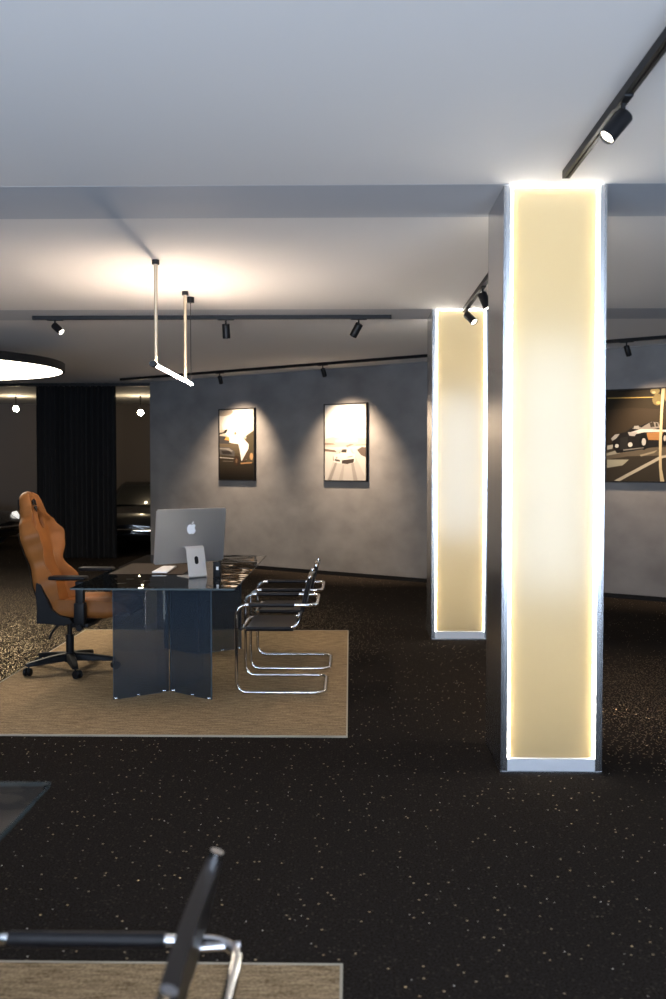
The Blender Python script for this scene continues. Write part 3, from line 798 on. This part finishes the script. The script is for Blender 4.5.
# middle picture: pale landscape, car on a road
L = [(.80, .78, .74)]
for i in range(14): 
    v = .56 + i / 14 * .44; L.append((rect(0, 1, v, v + .035), mixl((.78, .76, .71), (.93, .92, .90), i / 8 if i < 8 else 1)))
L += [([(0,.55),(.2,.575),(.45,.545),(.7,.57),(1,.55),(1,.44),(0,.44)], (.55,.52,.48)), ([(.25,.535),(.55,.56),(.8,.54),(.8,.50),(.25,.50)], (.66,.63,.58)),
      ([(.0,.44),(1,.45),(1,0),(0,0)], (.72,.695,.66)), ([(0,.42),(.25,.40),(.30,.37),(0,.385)], (.20,.15,.12)), ([(0,.50),(.2,.49),(.26,.475),(0,.47)], (.30,.23,.19)),
      ([(.78,.40),(.9,.44),(1,.43),(1,.30),(.88,.33)], (.17,.13,.11)), ([(.5,.455),(.62,.48),(.72,.475),(.55,.435)], (.30,.27,.24)), ([(.75,.47),(1,.475),(1,.46),(.75,.455)], (.4,.36,.33)),
      ([(.30,.40),(.66,.41),(1.0,.03),(.98,0),(.05,0)], (.60,.575,.55)), ([(.36,.38),(.40,.38),(.16,0),(.07,0)], (.38,.35,.33)), ([(.60,.38),(.64,.38),(.80,0),(.70,0)], (.42,.39,.37)),
      ([(.44,.20),(.48,.20),(.44,0),(.34,0)], (.50,.47,.45)),
      ([(.22,.24),(.24,.34),(.38,.36),(.42,.415),(.60,.42),(.66,.36),(.74,.34),(.74,.24),(.6,.215),(.35,.225)], (.80,.79,.77)),
      ([(.39,.37),(.43,.41),(.54,.41),(.53,.365)], (.06,.055,.05)), ([(.24,.285),(.37,.27),(.38,.245),(.26,.255)], (.10,.085,.075)), ([(.42,.265),(.72,.285),(.70,.235),(.55,.215),(.42,.225)], (.07,.055,.05)),
      ([(.56,.31),(.68,.325),(.68,.31),(.56,.30)], (.35,.33,.31)), (ell(.29,.30,.025,.014), (.45,.43,.41)), ([(.2,.34),(.235,.26),(.21,.26)], (.25,.2,.17))]
picture('tall pale framed picture of a car on an open road, middle of the grey wall', -.428, .312, 1.347, 2.447, L)
# right picture: open classic car on a night road, tree trunk in front; drawn in crop coordinates
def q(x, y): return ((x - 135) / 1010.0, (858 - y) / 705.0)
def P(*xy): return [q(x, y) for x, y in xy]
def E_(x, y, a, b): return [q(x + a * math.cos(2*PI*i/18), y + b * math.sin(2*PI*i/18)) for i in range(18)]
L = [(.030, .022, .014), (P((135,153),(1145,153),(1145,300),(135,300)), (.035,.026,.015)), (P((135,300),(330,290),(560,310),(1145,300),(1145,560),(135,560)), (.05,.036,.022)),
     (P((140,205),(400,211),(540,214),(540,220),(400,218),(140,213)), (.62,.42,.12)),
     (P((135,575),(420,560),(1145,545),(1145,858),(135,858)), (.055,.045,.032)),
     (P((135,640),(200,625),(420,600),(1145,590),(1145,640),(560,660),(300,665),(135,690)), (.16,.13,.09)),
     (P((140,580),(190,570),(180,605),(140,612)), (.62,.58,.48)), (P((140,690),(310,690),(260,735),(140,755)), (.50,.48,.36)), (P((135,640),(210,618),(240,640),(135,660)), (.45,.42,.33)), (P((390,655),(520,620),(500,640),(400,668)), (.42,.36,.25)),
     (P((195,855),(540,665),(1145,560),(1145,585),(560,680),(240,857)), (.66,.60,.46)),
     (P((170,520),(200,492),(280,478),(340,435),(400,430),(470,400),(530,410),(560,450),(640,470),(760,500),(770,570),(560,585),(420,610),(330,625),(215,640),(190,600)), (.015,.013,.013)),
     (P((330,450),(370,430),(400,445),(470,404),(525,408),(540,450),(430,470)), (.30,.27,.24)), (P((300,485),(400,455),(640,470),(760,500),(760,520),(560,480),(420,482),(330,500)), (.72,.70,.66)),
     (P((440,485),(560,480),(740,505),(735,545),(560,545),(450,540)), (.45,.22,.08)), (P((460,410),(490,405),(500,440),(470,445)), (.05,.04,.03)), (P((505,412),(520,414),(525,440),(508,440)), (.05,.04,.03)),
     (P((170,525),(200,495),(235,490),(215,520),(180,545)), (.55,.53,.50)), (P((300,478),(370,480),(350,510),(310,505)), (.50,.48,.46)),
     (E_(420,555,34,62), (.008,.008,.008)), (E_(420,555,16,28), (.62,.60,.57)), (E_(575,530,22,50), (.008,.008,.008)), (E_(575,530,10,22), (.55,.5,.45)),
     (E_(318,575,17,18), (.85,.83,.78)), (E_(215,583,14,15), (.85,.83,.78)), (P((240,520),(300,512),(300,610),(240,615)), (.03,.028,.026)), (P((265,612),(420,597),(420,603),(265,622)), (.30,.28,.25)),
     (P((345,432),(380,430),(385,455),(345,455)), (.40,.38,.35)), (E_(500,170,35,25), (.30,.24,.10)), (E_(520,235,40,45), (.22,.17,.07)), (E_(490,180,14,9), (.62,.52,.30)), (E_(525,260,16,12), (.5,.38,.14)), (E_(600,200,40,60), (.25,.19,.08)),
     (P((548,145),(572,145),(560,320),(556,450),(552,640),(556,760),(575,858),(545,858),(535,740),(533,560),(540,330)), (.80,.66,.40))]
picture('wide framed night picture of an open car, right of the near pillar', 3.695, 5.28, 1.37, 2.46, L)

# ------------------------------------------------------------------ dark hall seen through the rear opening
def globe(label, loc):
    t = thing('globe_lamp', label, 'lamp', loc, 0, 'small glowing globe lamps in the dark hall')
    obj('globe', lathe(bmesh.new(), [(.055 * math.sin(PI * i / 14), -.055 * math.cos(PI * i / 14)) for i in range(15)], (0, 0, 0), (0, 0, 1), 20), emission('globe_glow', (1, .80, .50), 150), t)
    obj('stem', CY((0, 0, .05), (0, 0, H - loc[2]), .012, seg=10), M_BLACK, t)
globe('small glowing lamp in the dark opening left of the black curtain', (-6.60, 18.8, 2.70))
globe('small glowing lamp in the dark gap between curtain and grey wall', (-4.13, 18.8, 2.62))
M_CAR = mat('dark_car_paint', (.012, .012, .014), .2, coat=.6)
M_CARG = mat('dark_car_glass', (.008, .009, .01), .06)
def car(label, loc, rz, nose):
    """faces local +X; a low sports coupe"""
    t = thing('car', label, 'car', loc, rz, 'dark parked cars in the hall')
    keys = [(-2.1, .55, .62, .30), (-1.95, .78, .80, .22), (-1.2, .86, .88, .18), (0, .87, .86, .18), (1.1, .86, .80, .18), (1.8, .80, .70, .2), (2.05, .66, .58, .28), (2.12, .5, .5, .34)]
    rings = []
    for i in range(33):
        x = -2.1 + 4.22 * i / 32; hw, zt, zb = smooth_interp(keys, x)
        rings.append([(x, -hw * .92, zb), (x, -hw, (zb + zt) * .5), (x, -hw * .93, zt - .06), (x, -hw * .7, zt), (x, 0, zt + .03), (x, hw * .7, zt), (x, hw * .93, zt - .06), (x, hw, (zb + zt) * .5), (x, hw * .92, zb)])
    obj('body', loft(bmesh.new(), rings), M_CAR, t)
    rings = []
    for x, hw, z0, z1 in ((-1.5, .60, .80, .84), (-1.0, .66, .80, 1.08), (-.45, .64, .80, 1.24), (.1, .63, .80, 1.26), (.45, .64, .80, 1.17), (.95, .66, .78, .84)):
        rings.append([(x, -hw, z0), (x, -hw * .84, z1 - .05), (x, -hw * .7, z1), (x, hw * .7, z1), (x, hw * .84, z1 - .05), (x, hw, z0)])
    obj('cabin', loft(bmesh.new(), rings), M_CARG, t)
    for x in (-1.3, 1.35):
        for s in (-1, 1):
            wh = obj('wheel', lathe(bmesh.new(), [(0, -.1), (.20, -.1), (.31, -.085), (.32, 0), (.31, .085), (.2, .1), (0, .1)], (x, s * .78, .32), (0, 1, 0), 28), M_BLACK, t)
            obj('hubcap', CY((x, s * .885, .32), (x, s * .892, .32), .17, seg=20), M_STEEL, wh)
    for s in (-1, 1):
        obj('headlamp', lathe(bmesh.new(), [(.09, -.06), (.10, 0), (.06, .03), (0, .04)], (1.98, s * .52, .60), (1, 0, .1), 20), nose, t)
        obj('mirror', B(.55, .63, *sorted((s * .84, s * 1.0)), .90, 1.0, .02), M_STEEL, t)
    obj('bumper', T(fillet([(1.75, -.84, .42), (2.14, -.6, .42), (2.14, .6, .42), (1.75, .84, .42)], .2), .035, 10), M_CHROME, t)
car('dark car with bright nose parked behind the orange chair, left of the curtain', (-8.5, 18.15, 0), R(-8), mat('lit_headlamp', (.8, .8, .8), .2, emit=(1, .97, .9), estr=.8))
car('dark car standing in the gap between black curtain and grey wall', (-4.0, 18.95, 0), R(-88), mat('pale_headlamp', (.7, .7, .7), .15))
